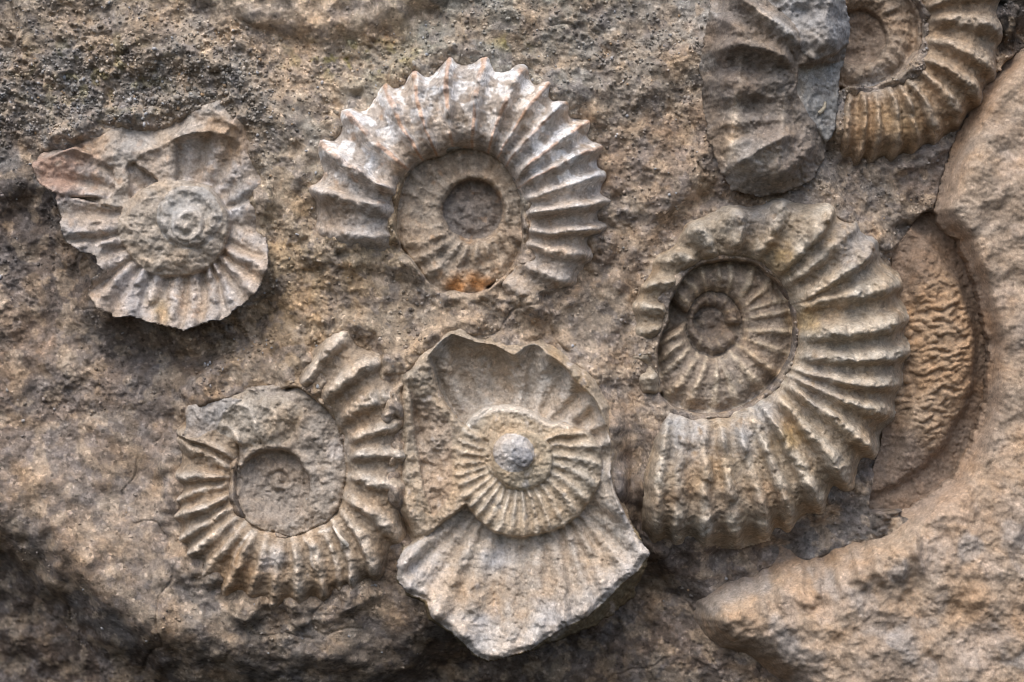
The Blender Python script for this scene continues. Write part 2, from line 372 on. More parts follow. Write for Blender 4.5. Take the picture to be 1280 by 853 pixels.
q = P.whorl(c, ri, ro, ribs, CONVEX, 2, 34, 19, (.42, .385, .35), (.62, .59, .56), sharp=1.9, wide=0.5, skew=-.12, tooth=.06, endfade=.9, pad=.8, chipping=.2, rib_t=((-.1, 0), (0.03, .3), (0.15, 1), (0.9, 1), (1.02, .9), (1.12, .5), (1.3, .1)), zth=[(90, 5), (150, 2), (0, 3), (200, -8), (-40, -6), (-70, -15)],
            amp=[.4, 1.1, 1.45, 1.4, 1.1, 1.0, .95, .95, 1, 1.05, 1.05, 1.05, 1, 1, 1.05, 1, .8, .7, .4])
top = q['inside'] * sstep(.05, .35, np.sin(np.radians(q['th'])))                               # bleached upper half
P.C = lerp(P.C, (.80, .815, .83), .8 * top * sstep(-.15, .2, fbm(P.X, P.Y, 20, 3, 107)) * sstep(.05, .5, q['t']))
w = .75 * q['inside'] * sstep(.84, .96, q['ridge']) * sstep(.2, .55, np.sin(np.radians(q['th']))) * sstep(-.5, .0, fbm(P.X, P.Y, 30, 2, 109))
P.C = lerp(P.C, (.52, .31, .19), .85 * w)                                                       # rust streak along the worn crests
P.tint([(597, 352), (572, 356)], 17, (.45, .24, .10), .9)
P.tint([(420, 265), (660, 350)], 30, (.36, .28, .20), .6)
P.finish('ammonite', 'ammonite with chalky white ribs streaked rusty orange on their crests, above the others', 'ammonite', GROUP, soft=2); PIECES.append(P)

# ------------------------------------------------------------------ ammonite with the broken shell plate (lower left)
k5 = crop(190, 400, 3.759); k6 = crop(190, 560, 3.759)
P = Piece(195, 405, 525, 785, seed=200)
c = (341, 609)
P.disc(c, 128, lambda u, th: 13 + 3 * sstep(.4, .6, u) - 12 * sstep(.62, .9, u) * (np.abs(th) < 100) + 6 * fbm(P.X, P.Y, 24, 3, 211), (.34, .305, .265), 'inner_whorl')
r, th = P.polar((344, 606))
P.disc(c, [(180, 47), (90, 46), (0, 46), (270, 49)], lambda u, th: -10 + 21 * sstep(.35, 1.0, u) * sstep(-.2, .8, np.cos(np.radians(th - 232))) + 3 * fbm(P.X, P.Y, 20, 3, 212), (.31, .27, .23), 'core')
sp = np.degrees(np.arctan2(602 - P.Yw, P.Xw - 348)); rr = np.hypot(P.Xw - 348, P.Yw - 602)
P.Z += np.where(rr < 30, 4.5 * np.cos(2 * np.pi * (rr / 14 - sp / 360)) * sstep(26, 8, rr) + 5 * fbm(P.X, P.Y, 11, 3, 214) * sstep(30, 20, rr), 0)
ri = [(137, 58), (160, 49), (180, 47), (210, 49), (240, 53), (270, 57), (300, 66), (320, 76), (340, 85), (0, 89), (20, 95), (40, 108), (60, 120), (75, 130), (110, 90)]
ro = [(130, 150), (145, 148), (160, 130), (180, 124), (200, 132), (220, 142), (240, 148), (270, 157), (300, 163), (325, 176), (345, 172), (0, 169), (20, 180), (40, 204), (52, 214), (65, 216), (80, 210), (110, 160)]
ribs = list(zip(k5((440, 600), (385, 650), (370, 690), (365, 738)) + k6((385, 170), (385, 225), (400, 270), (415, 310), (450, 340), (500, 365), (550, 385), (600, 400), (660, 410), (740, 395), (810, 385), (860, 360), (890, 300), (905, 225), (930, 140), (930, 42)) + k5((975, 550), (895, 465), (855, 330), (800, 190)),
                k5((310, 440), (140, 550), (200, 600), (130, 735)) + k6((75, 265), (85, 335), (105, 445), (185, 485), (260, 570), (350, 675), (450, 715), (560, 770), (690, 745), (810, 715), (880, 690), (940, 665), (1045, 595), (1140, 400), (1205, 195), (1180, 32)) + k5((1175, 480), (1112, 362), (1080, 180), (920, 62))))
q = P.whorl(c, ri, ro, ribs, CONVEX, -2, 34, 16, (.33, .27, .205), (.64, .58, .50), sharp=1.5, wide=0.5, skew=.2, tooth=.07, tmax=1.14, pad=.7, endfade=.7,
            zth=[(137, -6), (180, -2), (270, 4), (330, 4), (0, 2), (30, 0), (60, -7)], amp=[.35, .9, .7, 1.05, .7, 1.1, .8, 1.05, .7, 1.1, .6, .9, .8, .8, .6, 1, 1, 1.05, 1.1, 1, 1, 1.1, 1.2, 1.3])
D = sdf(P.Xw, P.Yw, k5((300, 370), (420, 330), (600, 350), (720, 420), (640, 570), (520, 600), (430, 610), (380, 560), (300, 520)))
P.put(D < 0, 19 + 4 * fbm(P.X, P.Y, 22, 3, 213) - 8 * sstep(-16, 0, D) * (P.X > 300), 0, np.broadcast_to(np.array((.37, .335, .285), f32), D.shape + (3,)))
D = sdf(P.Xw, P.Yw, k5((150, 405), (250, 370), (340, 350), (420, 380), (340, 440), (300, 510), (220, 555), (145, 550)))
l = P.part('broken_shell_plate', label='flat grey plate of broken shell'); P.put(D < 0, 21 + 2 * sstep(0, -12, D) + (P.X - 228) * .05, l, np.broadcast_to(np.array((.36, .345, .33), f32), D.shape + (3,)))
for pts, w, h in ((k5((330, 450), (400, 405), (465, 420), (490, 540)), 3.2, 7), (k5((300, 500), (370, 510), (430, 600)), 3, 6), (k5((505, 400), (575, 430), (575, 500)), 3, 5), (k5((495, 225), (505, 270), (540, 320)), 3, 5)):
    b = bump_line(P.Xw, P.Yw, pts, w, h); P.Z += b; P.C = lerp(P.C, (.58, .53, .46), np.clip(b / h * 1.3 - .3, 0, 1))
for pts, w, h in ((k6((500, 365), (430, 440), (385, 540), (440, 545)), 2.5, 5), (k6((700, 400), (750, 460), (755, 520), (785, 575)), 3, 5), (k6((580, 440), (585, 550)), 6, 3), (k6((780, 405), (850, 375)), 2.5, 4)):
    b = bump_line(P.Xw, P.Yw, pts, w, h); P.Z += b; P.C = lerp(P.C, (.66, .62, .56), np.clip(b / h * 1.3 - .3, 0, 1))
P.tint([(340, 730), (300, 700), (400, 730), (240, 560)], 40, (.27, .205, .14), .6)
P.tint([(345, 700), (420, 560)], 16, (.50, .48, .47), .7)
root = P.finish('ammonite', 'ammonite with a flat broken plate of grey shell and a tiny white tube', 'ammonite', GROUP, soft=2, rough=1.15); PIECES.append(P)
m_, z_ = P.sample(np.array([418., 428, 436]), np.array([657., 670, 680]))
tube('worm_tube', [(418, 657, z_[0] + 1.5), (428, 670, z_[1] + 2.5), (436, 680, z_[2] + 3)], [1.6, 2.4, 3.0], (.66, .62, .55), root, P.org, MAT_SHELL)

# ------------------------------------------------------------------ largest ammonite (right)
k1 = crop(780, 230, 3.454); k2 = crop(780, 440, 3.454)
P = Piece(783, 232, 1145, 692, seed=300)
c = (891.5, 401)
P.disc(c, [(230, 118), (215, 106), (200, 78), (180, 56), (150, 63), (120, 71), (90, 80), (60, 91), (30, 101), (0, 108), (-30, 115), (-60, 120), (-90, 124), (-115, 124)], lambda u, th: -36 + 0 * u, (.22, .19, .16), 'umbilicus')
ri3 = [(180, 27), (135, 33), (90, 38), (45, 40), (0, 41), (-45, 44), (-90, 46), (-120, 42), (-150, 34)]
ro3 = [(240, 111), (228, 95), (215, 84), (200, 69), (180, 50), (150, 58), (120, 66), (90, 75), (60, 86), (30, 96), (0, 102), (-30, 108), (-60, 114), (-90, 117), (-105, 116)]
ribs = list(zip(k1((300, 530), (335, 485), (370, 465), (420, 460), (460, 460), (508, 490), (530, 520), (545, 545), (550, 582), (545, 628), (540, 670), (522, 712), (485, 745)) + k2((430, 60), (408, 70), (360, 30), (325, 20), (285, -10), (255, -40), (230, -80)),
                k1((240, 470), (300, 440), (350, 395), (418, 368), (468, 380), (565, 375), (610, 450), (650, 518), (672, 560), (695, 640), (675, 718), (648, 800), (585, 855)) + k2((485, 205), (400, 180), (312, 165), (230, 150), (170, 110), (130, 60), (90, 20))))
P.whorl(c, ri3, ro3, ribs, [(-.1, -.2), (0, .2), (.12, .7), (.45, 1), (.75, .85), (1, .2), (1.2, -.2)], -28, 21, 8, (.285, .24, .195), (.56, .48, .37), name='inner_whorl', rib_t=((-.1, 0), (.12, .1), (.3, 1), (.82, 1), (1, .5), (1.3, .2)), sharp=1.4, wide=.42, skew=-.1, tooth=.0, tmax=1.08, endfade=0, pad=.6, hth=[(215, 1), (195, .95), (180, .85), (150, .75), (120, .75), (90, .8), (45, .95), (0, 1), (-90, 1.0), (-140, 1.05), (-155, 1.0)])
ri2 = [(0, 21), (90, 20), (180, 17), (270, 22)]; ro2 = [(0, 40), (90, 37), (180, 27), (225, 34), (270, 45), (315, 44)]
ang = np.arange(0, 345, 24); ribs = [((c[0] + 21 * math.cos(math.radians(a)), c[1] - 21 * math.sin(math.radians(a))), (c[0] + 38 * math.cos(math.radians(a + 6)), c[1] - 38 * math.sin(math.radians(a + 6)))) for a in ang]
P.whorl(c, ri2, ro2, ribs, [(-.1, -.2), (0, .2), (.3, .9), (.6, 1), (1, .1), (1.2, -.2)], -36, 12, 3, (.20, .17, .145), (.36, .31, .25), name='inner_whorl', sharp=1.4, wide=.35, tooth=0, tmax=1.0, endfade=0)
P.disc(c, 20, lambda u, th: -40 + 4 * np.cos(u * 8 + np.radians(th)) * u, (.175, .15, .13), 'core')
ri = [(241, 114), (228, 97), (215, 85), (200, 70), (180, 51), (150, 58), (120, 66), (90, 75), (60, 86), (30, 96), (0, 103), (-30, 110), (-60, 115), (-90, 119), (-115, 120)]
ro = [(232, 138), (222, 128), (212, 118), (202, 108), (190, 101), (180, 100), (165, 99), (150, 99), (135, 101), (120, 108), (105, 122), (90, 140), (75, 150), (62, 175), (53, 195), (42, 208), (30, 222), (15, 232), (0, 239), (-15, 244), (-30, 250), (-45, 258), (-60, 264), (-75, 272), (-90, 276), (-107, 284), (-118, 284)]
ribs = list(zip(k1((185, 815), (215, 720), (205, 620), (200, 545), (250, 440), (320, 350), (390, 305), (490, 270), (590, 280), (712, 345), (735, 400), (790, 490), (825, 510), (820, 660), (800, 750)) + k2((770, 90), (760, 130), (745, 175), (750, 300), (680, 380), (580, 340), (500, 340), (410, 350), (345, 380), (240, 390), (170, 380)),
                k1((20, 835), (40, 740), (60, 640), (85, 530), (135, 430), (190, 315), (320, 190), (490, 115), (655, 140), (922, 68), (1000, 175), (1035, 308), (1155, 440), (1208, 590), (1198, 740)) + k2((1190, 140), (1168, 278), (1088, 428), (972, 575), (842, 660), (705, 720), (600, 730), (470, 740), (350, 770), (228, 760), (140, 760))))
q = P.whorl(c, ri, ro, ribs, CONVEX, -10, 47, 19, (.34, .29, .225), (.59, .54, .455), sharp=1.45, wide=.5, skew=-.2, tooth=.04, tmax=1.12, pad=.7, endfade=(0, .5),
            hth=[(232, .5), (215, .5), (200, .5), (180, .5), (150, .55), (120, .62), (100, .7), (75, .85), (60, .95), (45, 1), (0, 1), (-60, 1), (-120, 1), (-135, .8)], zth=[(215, -7), (200, -6), (180, -5), (140, -4), (100, -4), (75, -3), (50, -2), (20, 2), (0, 3), (-45, 4), (-90, 1), (-110, -3), (-150, -10)],
            amp=[.8, 1, 1.2, 1.2, 1.3, 1.2, 1.2, 1.2, 1, 1.2, .7, 1.1, 1.1, 1.2, 1.2, .9, 1.05, 1.3, 1.3, 1.35, 1, 1, .9, .9, .8, .6])
P.tint([(940, 270), (1060, 310), (855, 560), (1020, 480), (1085, 300)], 34, (.34, .325, .31), .7)
P.tint([(850, 530), (880, 545), (930, 545), (960, 520)], 24, (.44, .44, .44), .7)
P.tint([(975, 325), (985, 545), (1005, 400)], 20, (.40, .28, .12), .65)
P.tint([(850, 620), (900, 630), (950, 620)], 30, (.29, .22, .16), .6)
P.tint([(830, 320), (815, 420)], 40, (.27, .215, .15), .6)
P.bank = 7
P.finish('ammonite', 'largest ammonite with a deep dark coiled centre and bold curved ribs', 'ammonite', GROUP, soft=2, rough=1.1); PIECES.append(P)

# ------------------------------------------------------------------ ammonite in the upper right corner
k7 = crop(1030, 0, 3.876)
P = Piece(1035, -120, 1275, 215, seed=400)
c = (1078, 40)
P.disc(c, 86, lambda u, th: -16 + 6 * sstep(.35, .5, u) - 6 * sstep(.6, .78, u) + 12 * np.exp(-((u - .88) / .07) ** 2), (.27, .22, .175), 'umbilical_ledge')
P.disc((1076, 42), 36, lambda u, th: -32 + 4 * np.cos(u * 7 + np.radians(th)) * (u > .25), (.24, .19, .15), 'core')
ang = list(range(-150, 150, 16))
rb = [((c[0] + 40 * math.cos(math.radians(a)), c[1] - 40 * math.sin(math.radians(a))), (c[0] + 72 * math.cos(math.radians(a - 8)), c[1] - 72 * math.sin(math.radians(a - 8)))) for a in ang]
P.whorl(c, [(a, 37) for a in range(0, 360, 40)], [(0, 72), (90, 74), (180, 70), (270, 62), (315, 66)], rb, [(-.1, .3), (0, .6), (.2, 1), (.6, .9), (1, .2), (1.2, 0)], -24, 14, 5, (.27, .215, .165), (.36, .30, .24), name='inner_whorl', sharp=1.2, wide=.5, tooth=0, tmax=1.05, endfade=0, chipping=.7)
ri = [(0, 80), (90, 82), (180, 78), (270, 66), (300, 68), (330, 76)]
ro = [(60, 190), (30, 188), (0, 182), (-20, 178), (-40, 172), (-60, 166), (-75, 164), (-90, 160), (-120, 156), (120, 190), (180, 180)]
ribs = list(zip(k7((480, -300), (560, -200), (570, -90), (560, 15), (555, 105), (545, 205), (510, 295), (475, 345), (405, 395), (375, 430), (330, 450), (255, 450), (195, 450), (120, 450)),
                k7((650, -480), (760, -350), (850, -190), (905, -40), (905, 165), (850, 360), (768, 480), (672, 600), (562, 690), (450, 720), (355, 740), (245, 750), (180, 730), (100, 690))))
q = P.whorl(c, ri, ro, ribs, CONVEX, -22, 38, 19, (.32, .25, .18), (.43, .37, .30), sharp=1.45, wide=.5, skew=-.25, tooth=.05, tmax=1.12, zth=[(0, 4), (-60, 0), (-90, -4)])
P.tint([(1100, 100), (1090, 110)], 18, (.36, .345, .33), .7)
P.tint([(1095, 150), (1120, 155), (1140, 160)], 26, (.38, .27, .15), .35)
P.finish('ammonite', 'brown ammonite partly hidden behind the big grey shell fragment', 'ammonite', GROUP, soft=2, rough=1.1); PIECES.append(P)

# ------------------------------------------------------------------ ammonite cut as a dish with a raised ribbed disc (lower middle)
k3 = crop(480, 390, 3.759); k4 = crop(480, 610, 3.759)
P = Piece(478, 392, 824, 842, seed=500, warp=1.6)
c = (640, 569)
slab = k3((45, 275), (150, 170), (290, 62), (360, 35), (480, 90), (600, 118), (740, 112), (900, 190), (1030, 300), (1085, 450), (1108, 600), (1115, 850)) + k4((1125, 60), (1182, 200), (1246, 300), (1222, 380), (1190, 470), (1175, 520), (1080, 600), (960, 660), (830, 700), (700, 745), (570, 785), (490, 803), (430, 785), (330, 690), (215, 610), (195, 535), (105, 490), (62, 425), (66, 330), (105, 250), (30, 120)) + [(489, 560), (487, 500)]
rim = k3((115, 322), (210, 220), (260, 140), (310, 105), (430, 150), (520, 162), (605, 205), (655, 165), (705, 152), (770, 195), (850, 270), (895, 325), (980, 405), (1035, 500), (1062, 600), (1062, 760)) + k4((1080, 0), (1105, 60), (1170, 200), (1240, 298), (1190, 380), (1110, 440), (1035, 520), (955, 588), (830, 650), (700, 735), (570, 778), (490, 800), (440, 780), (330, 672), (222, 595), (200, 522), (110, 482), (65, 420), (70, 330), (110, 250), (250, 180)) + k3((180, 820), (150, 600), (130, 420))
D = sdf(P.Xw, P.Yw, rim); S = sdf(P.X, P.Y, slab)
r, th = P.polar(c)
rp = np.array(rim); ra = np.degrees(np.arctan2(c[1] - rp[:, 1], rp[:, 0] - c[0])); rt = list(zip(ra, np.hypot(rp[:, 0] - c[0], rp[:, 1] - c[1])))
low = sstep(-10, 90, P.Y - 560)
collar = P.part('matrix_rim', label='rough tan crust of rock round the hollow upper edge')
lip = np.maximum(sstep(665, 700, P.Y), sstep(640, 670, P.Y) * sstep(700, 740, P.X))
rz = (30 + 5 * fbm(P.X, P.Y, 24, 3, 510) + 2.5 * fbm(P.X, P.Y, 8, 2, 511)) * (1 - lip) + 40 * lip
zc = rz - 40 * sstep(-22, 2, S) * (1 - lip) - np.clip(D, 0, 40) * 1.6 * lip
P.put(S < 6, zc, collar, np.broadcast_to(np.array((.42, .355, .275), f32), S.shape + (3,)))
ribs = list(zip(k3((410, 500), (500, 450), (645, 440), (720, 460), (770, 500), (830, 550), (900, 590), (940, 650), (940, 740)) + k4((990, 40), (980, 125), (960, 170), (920, 200), (870, 230), (800, 250), (710, 255), (600, 260), (500, 240), (430, 220), (380, 180), (320, 170)),
                k3((260, 135), (430, 150), (606, 203), (775, 200), (893, 328), (978, 408), (1040, 500), (1060, 610), (1060, 760)) + k4((1160, 170), (1240, 296), (1150, 410), (1045, 512), (958, 586), (832, 648), (710, 728), (565, 776), (360, 690), (240, 600), (100, 470), (75, 350))))
rdish = [(a, 48) for a in range(0, 360, 30)]
q = P.whorl(c, rdish, rt, ribs, [(-.2, 0), (0, 0), (.35, .08), (.6, .32), (.8, .66), (1, 1.0), (1.3, 1.35)], -7, 49, 9, (.405, .37, .325), (.48, .455, .42), name='outer_whorl', sharp=.9, wide=.5, tooth=0, amp=[.9, .6, 1.7, 1.5, 1.3, 1.2, .9, .8, .6, .35, .5, .9, 1, 1, 1.2, .8, .6, 1.1, 1.2, .9, .6],
            rib_t=((-.1, .2), (.2, .5), (.6, 1), (1.0, 1.4), (1.3, 1.2)), tmax=1.6, endfade=0, zth=[(90, -6), (60, -5), (30, 0), (0, 4), (-45, 5), (-90, 8), (-120, 6), (-150, 4), (180, -4), (150, -6)], tmin=-.5)
up = sstep(40, -30, P.Y - 590); tq = np.clip(q['t'], 0, 1)
P.Z -= np.where(q['inside'], up * (42 * prof([(-.2, 0), (0, 0), (.35, .08), (.6, .32), (.8, .66), (1, 1.0)], tq) - 22 * tq ** 9 + 7 * sstep(.1, .4, tq)), 0)
out = (D > 0) | (S > 6); back = out | ((P.X < 560) & (r < 400) & (np.abs((th % 360) - 183) < 36))
nx = np.where(P.X < 540, sstep(540, 508, P.X), 0)
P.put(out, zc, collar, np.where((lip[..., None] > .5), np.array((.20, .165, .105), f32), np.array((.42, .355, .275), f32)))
wl = sstep(44, 22, np.abs((th % 360) - 183)) * sstep(582, 540, P.X) * (~out); lf = wl > .35
P.Z = P.Z * (1 - wl) + wl * (20 + 9 * fbm(P.X, P.Y, 30, 3, 512) + 3.5 * fbm(P.X, P.Y, 9, 3, 513) - 34 * sstep(-52, 2, S))
P.put(lf, P.Z, collar, np.broadcast_to(np.array((.385, .32, .255), f32), S.shape + (3,)))
P.C = lerp(P.C, (.56, .53, .50), .75 * q['inside'] * (~back) * sstep(.72, .98, q['t']) * sstep(600, 660, P.Y))
P.tint([(560, 460), (630, 450)], 40, (.33, .27, .20), .5); P.tint([(695, 445), (725, 480)], 14, (.38, .26, .13), .5)
P.tint([(640, 740), (700, 720), (600, 740)], 40, (.36, .28, .20), .55)
ro = [(60, 59), (90, 62), (120, 68), (150, 71), (180, 70), (210, 77), (240, 90), (270, 102), (300, 108), (330, 114), (350, 113), (5, 110), (18, 98), (28, 80), (40, 62)]
ang = [148, 160, 172, 184, 195, 206, 217, 228, 238, 248, 258, 268, 278, 288, 298, 308, 319, 331, 343, 355, 367, 378]
ribs = [((c[0] + 40 * math.cos(math.radians(a + 8)), c[1] - 40 * math.sin(math.radians(a + 8))), (c[0] + 100 * math.cos(math.radians(a)), c[1] - 100 * math.sin(math.radians(a)))) for a in ang]
u, th2, il = P.disc(c, ro, lambda u, th: 27 - 4 * sstep(.9, 1, u) + 2.5 * sstep(.8, .97, u) * (th > 20) * (th < 170), (.44, .385, .305), 'inner_whorl')
P.C = lerp(P.C, (.60, .56, .50), .85 * (u < 1) * sstep(.82, .9, u) * (th2 > 25) * (th2 < 165))
P.whorl(c, [(a, 34) for a in range(0, 360, 40)], ro, ribs, [(-.2, .3), (0, .5), (.2, .75), (.6, 1), (.85, .95), (1, .6)], 14, 17, 6.5, (.42, .36, .28), (.56, .51, .43), name='ribbed_band', sharp=1.2, wide=.48, tooth=0, tmax=1.0, endfade=0, pad=.5,
        rib_t=((-.1, .1), (.15, .6), (.4, 1), (.9, 1), (1.1, .8)), amp=[.5, .6, .7, .8, .9] + [1] * 17)
P.disc((652, 573), [(90, 36), (0, 39), (270, 40), (180, 37)], lambda u, th: 39 + 3 * np.cos(u * 5 + np.radians(th)) * u - 4 * sstep(.85, 1, u), (.45, .385, .29), 'raised_disc')
P.disc((645, 564), [(90, 22), (0, 22), (270, 25), (180, 30)], lambda u, th: 53 - 12 * u ** 1.5, (.50, .49, .48), 'boss')
P.disc((653, 570), 13, lambda u, th: 53 - 4 * u ** 2, (.33, .33, .34), 'core')
P.tint([(620, 700), (540, 715), (600, 780), (690, 770)], 22, (.50, .495, .50), .7)
P.Z -= 11 * sstep(-12, 0, D) ** 2 * (P.Y > 640) * (P.L != collar)
P.Z -= bump_line(P.X, P.Y, k3((420, 505), (470, 478), (505, 455), (570, 445), (640, 455), (700, 470), (770, 520)), 1.6, 7)
P.depth = 62; P.inset = .42; P.deep_all = True; P.deep_r = 9; P.bank = 13; P.bank_y = 660
P.finish('ammonite', 'dish shaped ammonite slab with a raised ribbed disc and knob in its hollow', 'ammonite', GROUP, cut=slab); PIECES.append(P)

# ------------------------------------------------------------------ ammonite crusted with rock (upper left)
k7 = crop(10, 90, 3.556); k8 = crop(10, 230, 3.556)
P = Piece(14, 96, 350, 422, seed=600, warp=2.0)
c = (226, 277)
slab = [(42, 206), (48, 226), (73, 245), (79, 276), (86, 303), (105, 314), (122, 321), (131, 338), (120, 352), (113, 370), (125, 384), (145, 397), (167, 397), (201, 407), (232, 414), (263, 401), (280, 402), (300, 386), (322, 367), (339, 337), (335, 312), (333, 290), (334, 250), (330, 210), (322, 186), (316, 168), (305, 135), (285, 106), (258, 107), (225, 128), (190, 142), (140, 138), (94, 154), (70, 168), (50, 186)]
S = sdf(P.X, P.Y, slab); r, th = P.polar(c)
crust = P.part('rock_crust', label='lumpy grey crust over the upper part'); zc = 20 + 7 * fbm(P.X, P.Y, 40, 3, 610) + 3 * fbm(P.X, P.Y, 12, 3, 611) - 34 * sstep(-30 - 26 * sstep(250, 200, P.X), 2, S) * (P.Y < 300) * np.maximum(sstep(50, 100, P.X), sstep(205, 175, P.Y))
P.put(S < 6, zc, crust, np.broadcast_to(np.array((.40, .36, .32), f32), S.shape + (3,)))
sp_ = np.array(slab, float); ra = np.degrees(np.arctan2(c[1] - sp_[:, 1], sp_[:, 0] - c[0])); rt = list(zip(ra, np.hypot(sp_[:, 0] - c[0], sp_[:, 1] - c[1])))
ribs = list(zip(k7((470, 400), (455, 480), (450, 560)) + k8((470, 200), (500, 250), (535, 320), (565, 350), (605, 380), (660, 400), (740, 410), (830, 410), (895, 400), (930, 385), (970, 350), (1000, 310), (1010, 240)) + k7((985, 620), (985, 560), (950, 500), (880, 470), (790, 430)),
                k7((120, 330), (60, 420), (200, 540)) + k8((260, 225), (320, 290), (425, 385), (410, 545), (540, 590), (650, 625), (740, 635), (805, 650), (915, 600), (1025, 560), (1110, 490), (1162, 385), (1150, 290)) + k7((1150, 600), (1130, 500), (1040, 420), (930, 320), (800, 320))))
rin = [(a, 62) for a in range(0, 360, 30)]
q = P.whorl(c, rin, rt, ribs, [(-.2, 0), (0, 0), (.3, .12), (.6, .45), (.85, .85), (1, 1), (1.3, 1.15)], 4, 31, 14, (.385, .345, .305), (.49, .47, .46), name='outer_whorl', sharp=.75, wide=.5, tooth=0, tmin=-.4, tmax=1.5, endfade=0,
            rib_t=((-.1, .3), (.1, .8), (.5, 1), (1, .8), (1.3, .6)), zth=[(90, -4), (180, 6), (225, 4), (270, 2), (320, 0), (0, -6), (45, -8)],
            amp=[.35, .45, 1.2, 1.3, 1.2, 1.2, 1.2, 1, .9, .9, .9, 1, 1, 1.1, .9, .6, .8, .6, .7, .7, .6])
keep = sdf(P.Xw, P.Yw, k7((520, 420), (700, 310), (830, 280), (900, 270), (1040, 310), (1080, 340), (1000, 480), (700, 560), (540, 560)))
over = ((th > 62) & (th < 168) & (keep > 0) & (sdf(P.Xw, P.Yw, k7((60, 420), (150, 390), (240, 350), (300, 330), (420, 400), (460, 430), (470, 520), (440, 560), (230, 560), (60, 500))) > 0)) & (S < 8) & (r > 60)
P.put(over, zc + 3, crust, np.broadcast_to(np.array((.40, .37, .335), f32), S.shape + (3,)))
P.Z -= np.where(P.L >= 0, 34 * sstep(-26, 2, S) * sstep(285, 312, P.X) * sstep(335, 290, P.Y), 0)
b = bump_line(P.Xw, P.Yw, k7((570, 370), (690, 320), (800, 280), (890, 265), (960, 280), (1060, 330)), 5, 7) + bump_line(P.Xw, P.Yw, k7((700, 180), (870, 165), (960, 200), (1060, 290)), 6, 6) + bump_line(P.Xw, P.Yw, k7((130, 420), (210, 350), (300, 310), (360, 340), (420, 330)), 5, 5) + bump_line(P.Xw, P.Yw, k7((470, 560), (560, 440), (620, 380)), 6, 5)
P.Z += np.where(P.L >= 0, b, 0)
P.tint([(60, 205), (80, 215), (100, 190), (75, 225)], 30, (.37, .25, .19), .75); P.tint([(270, 160), (290, 175), (120, 180)], 26, (.40, .29, .19), .6)
P.tint([(150, 370), (180, 390), (165, 350)], 24, (.40, .395, .41), .6); P.tint([(205, 395), (195, 380)], 14, (.47, .38, .25), .6)
P.disc((220, 277), [(0, 66), (45, 60), (90, 52), (135, 60), (180, 74), (225, 72), (270, 69), (315, 68)], lambda u, th: 31 - 7 * sstep(.75, 1, u) + 4 * fbm(P.X, P.Y, 18, 3, 620), (.39, .35, .30), 'inner_whorl')
P.disc((238, 272), [(0, 41), (90, 40), (180, 41), (270, 40)], lambda u, th: 36 - 6 * sstep(.82, 1, u) + (3.2 + 3 * fbm(P.X, P.Y, 26, 2, 623)) * np.exp(-((u - .8 + .1 * np.cos(np.radians(th + 40))) / .13) ** 2) - 2 * np.exp(-((u - .55) / .12) ** 2) + 3 * fbm(P.X, P.Y, 13, 3, 621), (.40, .385, .36), 'raised_disc')
P.disc((236, 280), 21, lambda u, th: 46 + 3 * np.cos(u * 8 + np.radians(th)) - 6 * u ** 2 + 1.5 * fbm(P.X, P.Y, 9, 3, 622), (.44, .43, .41), 'core')
P.depth = 46; P.inset = .35; P.deep_all = True; P.deep_r = 13; P.bank = 15; P.bank_y = 300
P.finish('ammonite', 'worn ammonite half buried under lumpy grey crust, with a small spiral knob at its middle', 'ammonite', GROUP, cut=slab, rough=.95); PIECES.append(P)

# ------------------------------------------------------------------ big grey shell fragment (upper right)
k = crop(860, 0, 3.283)
P = Piece(868, -110, 1072, 256, seed=700, warp=2.0)
slab = [(905, -105), (888, -40)] + k((92, 0), (66, 130), (46, 260), (62, 420), (82, 580), (130, 705), (175, 785), (290, 808), (400, 792), (500, 747), (560, 645), (572, 580), (602, 530), (624, 330), (648, 210), (657, 120), (632, 0)) + [(1045, -60), (1030, -105)]
S = sdf(P.X, P.Y, slab); X, Y = P.Xw, P.Yw
body = P.part('body')
z = 34 - 30 * sstep(-34, 4, S) + 8 * np.cos((X - 950) / 46) + 5 * fbm(X, Y, 60, 3, 710)
z += 10 * sstep(92, 62, Y) + 9 * sstep(132, 112, Y) + 12 * sstep(130, 215, Y)
for pts, w, h in ((k((150, -60), (190, 20), (300, 110), (450, 225)), 10, 13), (k((60, -20), (110, 100), (250, 185)), 9, 8), (k((60, 235), (180, 215), (300, 240), (430, 285)), 11, 11), (k((60, 330), (240, 360), (420, 350)), 8, 4), (k((200, 240), (185, 450), (160, 700)), 5, 1.5), (k((375, 400), (370, 540), (330, 790)), 6, 2), (k((65, 430), (230, 405), (330, 420), (430, 400)), 8, 5), (k((75, 540), (230, 510), (420, 500)), 8, 4.5), (k((95, 630), (240, 590), (400, 580)), 8, 4), (k((125, 720), (260, 640), (440, 550)), 11, 10), (k((330, 760), (440, 660), (520, 590)), 8, 4)):
    b = bump_line(X, Y, pts, w * 1.1, h * 2.4, 1.5); z = z + b
z = z + 1.2 * ridged(X, Y, 20, 3, 714) - 3 * sstep(.07, .0, np.abs(fbm(X, Y, 70, 3, 715)))
P.put(S < 6, z, body, np.broadcast_to(np.array((.225, .20, .175), f32), S.shape + (3,)))
D = sdf(X, Y, k((425, -200), (300, 20), (420, 130), (440, 225), (500, 275), (600, 225), (680, 160), (700, -200)))
lobe = P.part('upper_lobe', label='rounded bluish grey lobe overhanging the rest'); zl = 80 - 20 * sstep(-30, 0, D) - 34 * sstep(-34, 2, S) + 9 * fbm(X, Y, 40, 3, 711) + 5 * ridged(X, Y, 34, 2, 712)
P.put((D < 0) & (S < 6) & (X > 955), np.maximum(zl, z + 4 * sstep(0, -8, D)), lobe, np.broadcast_to(np.array((.33, .325, .32), f32), S.shape + (3,)))
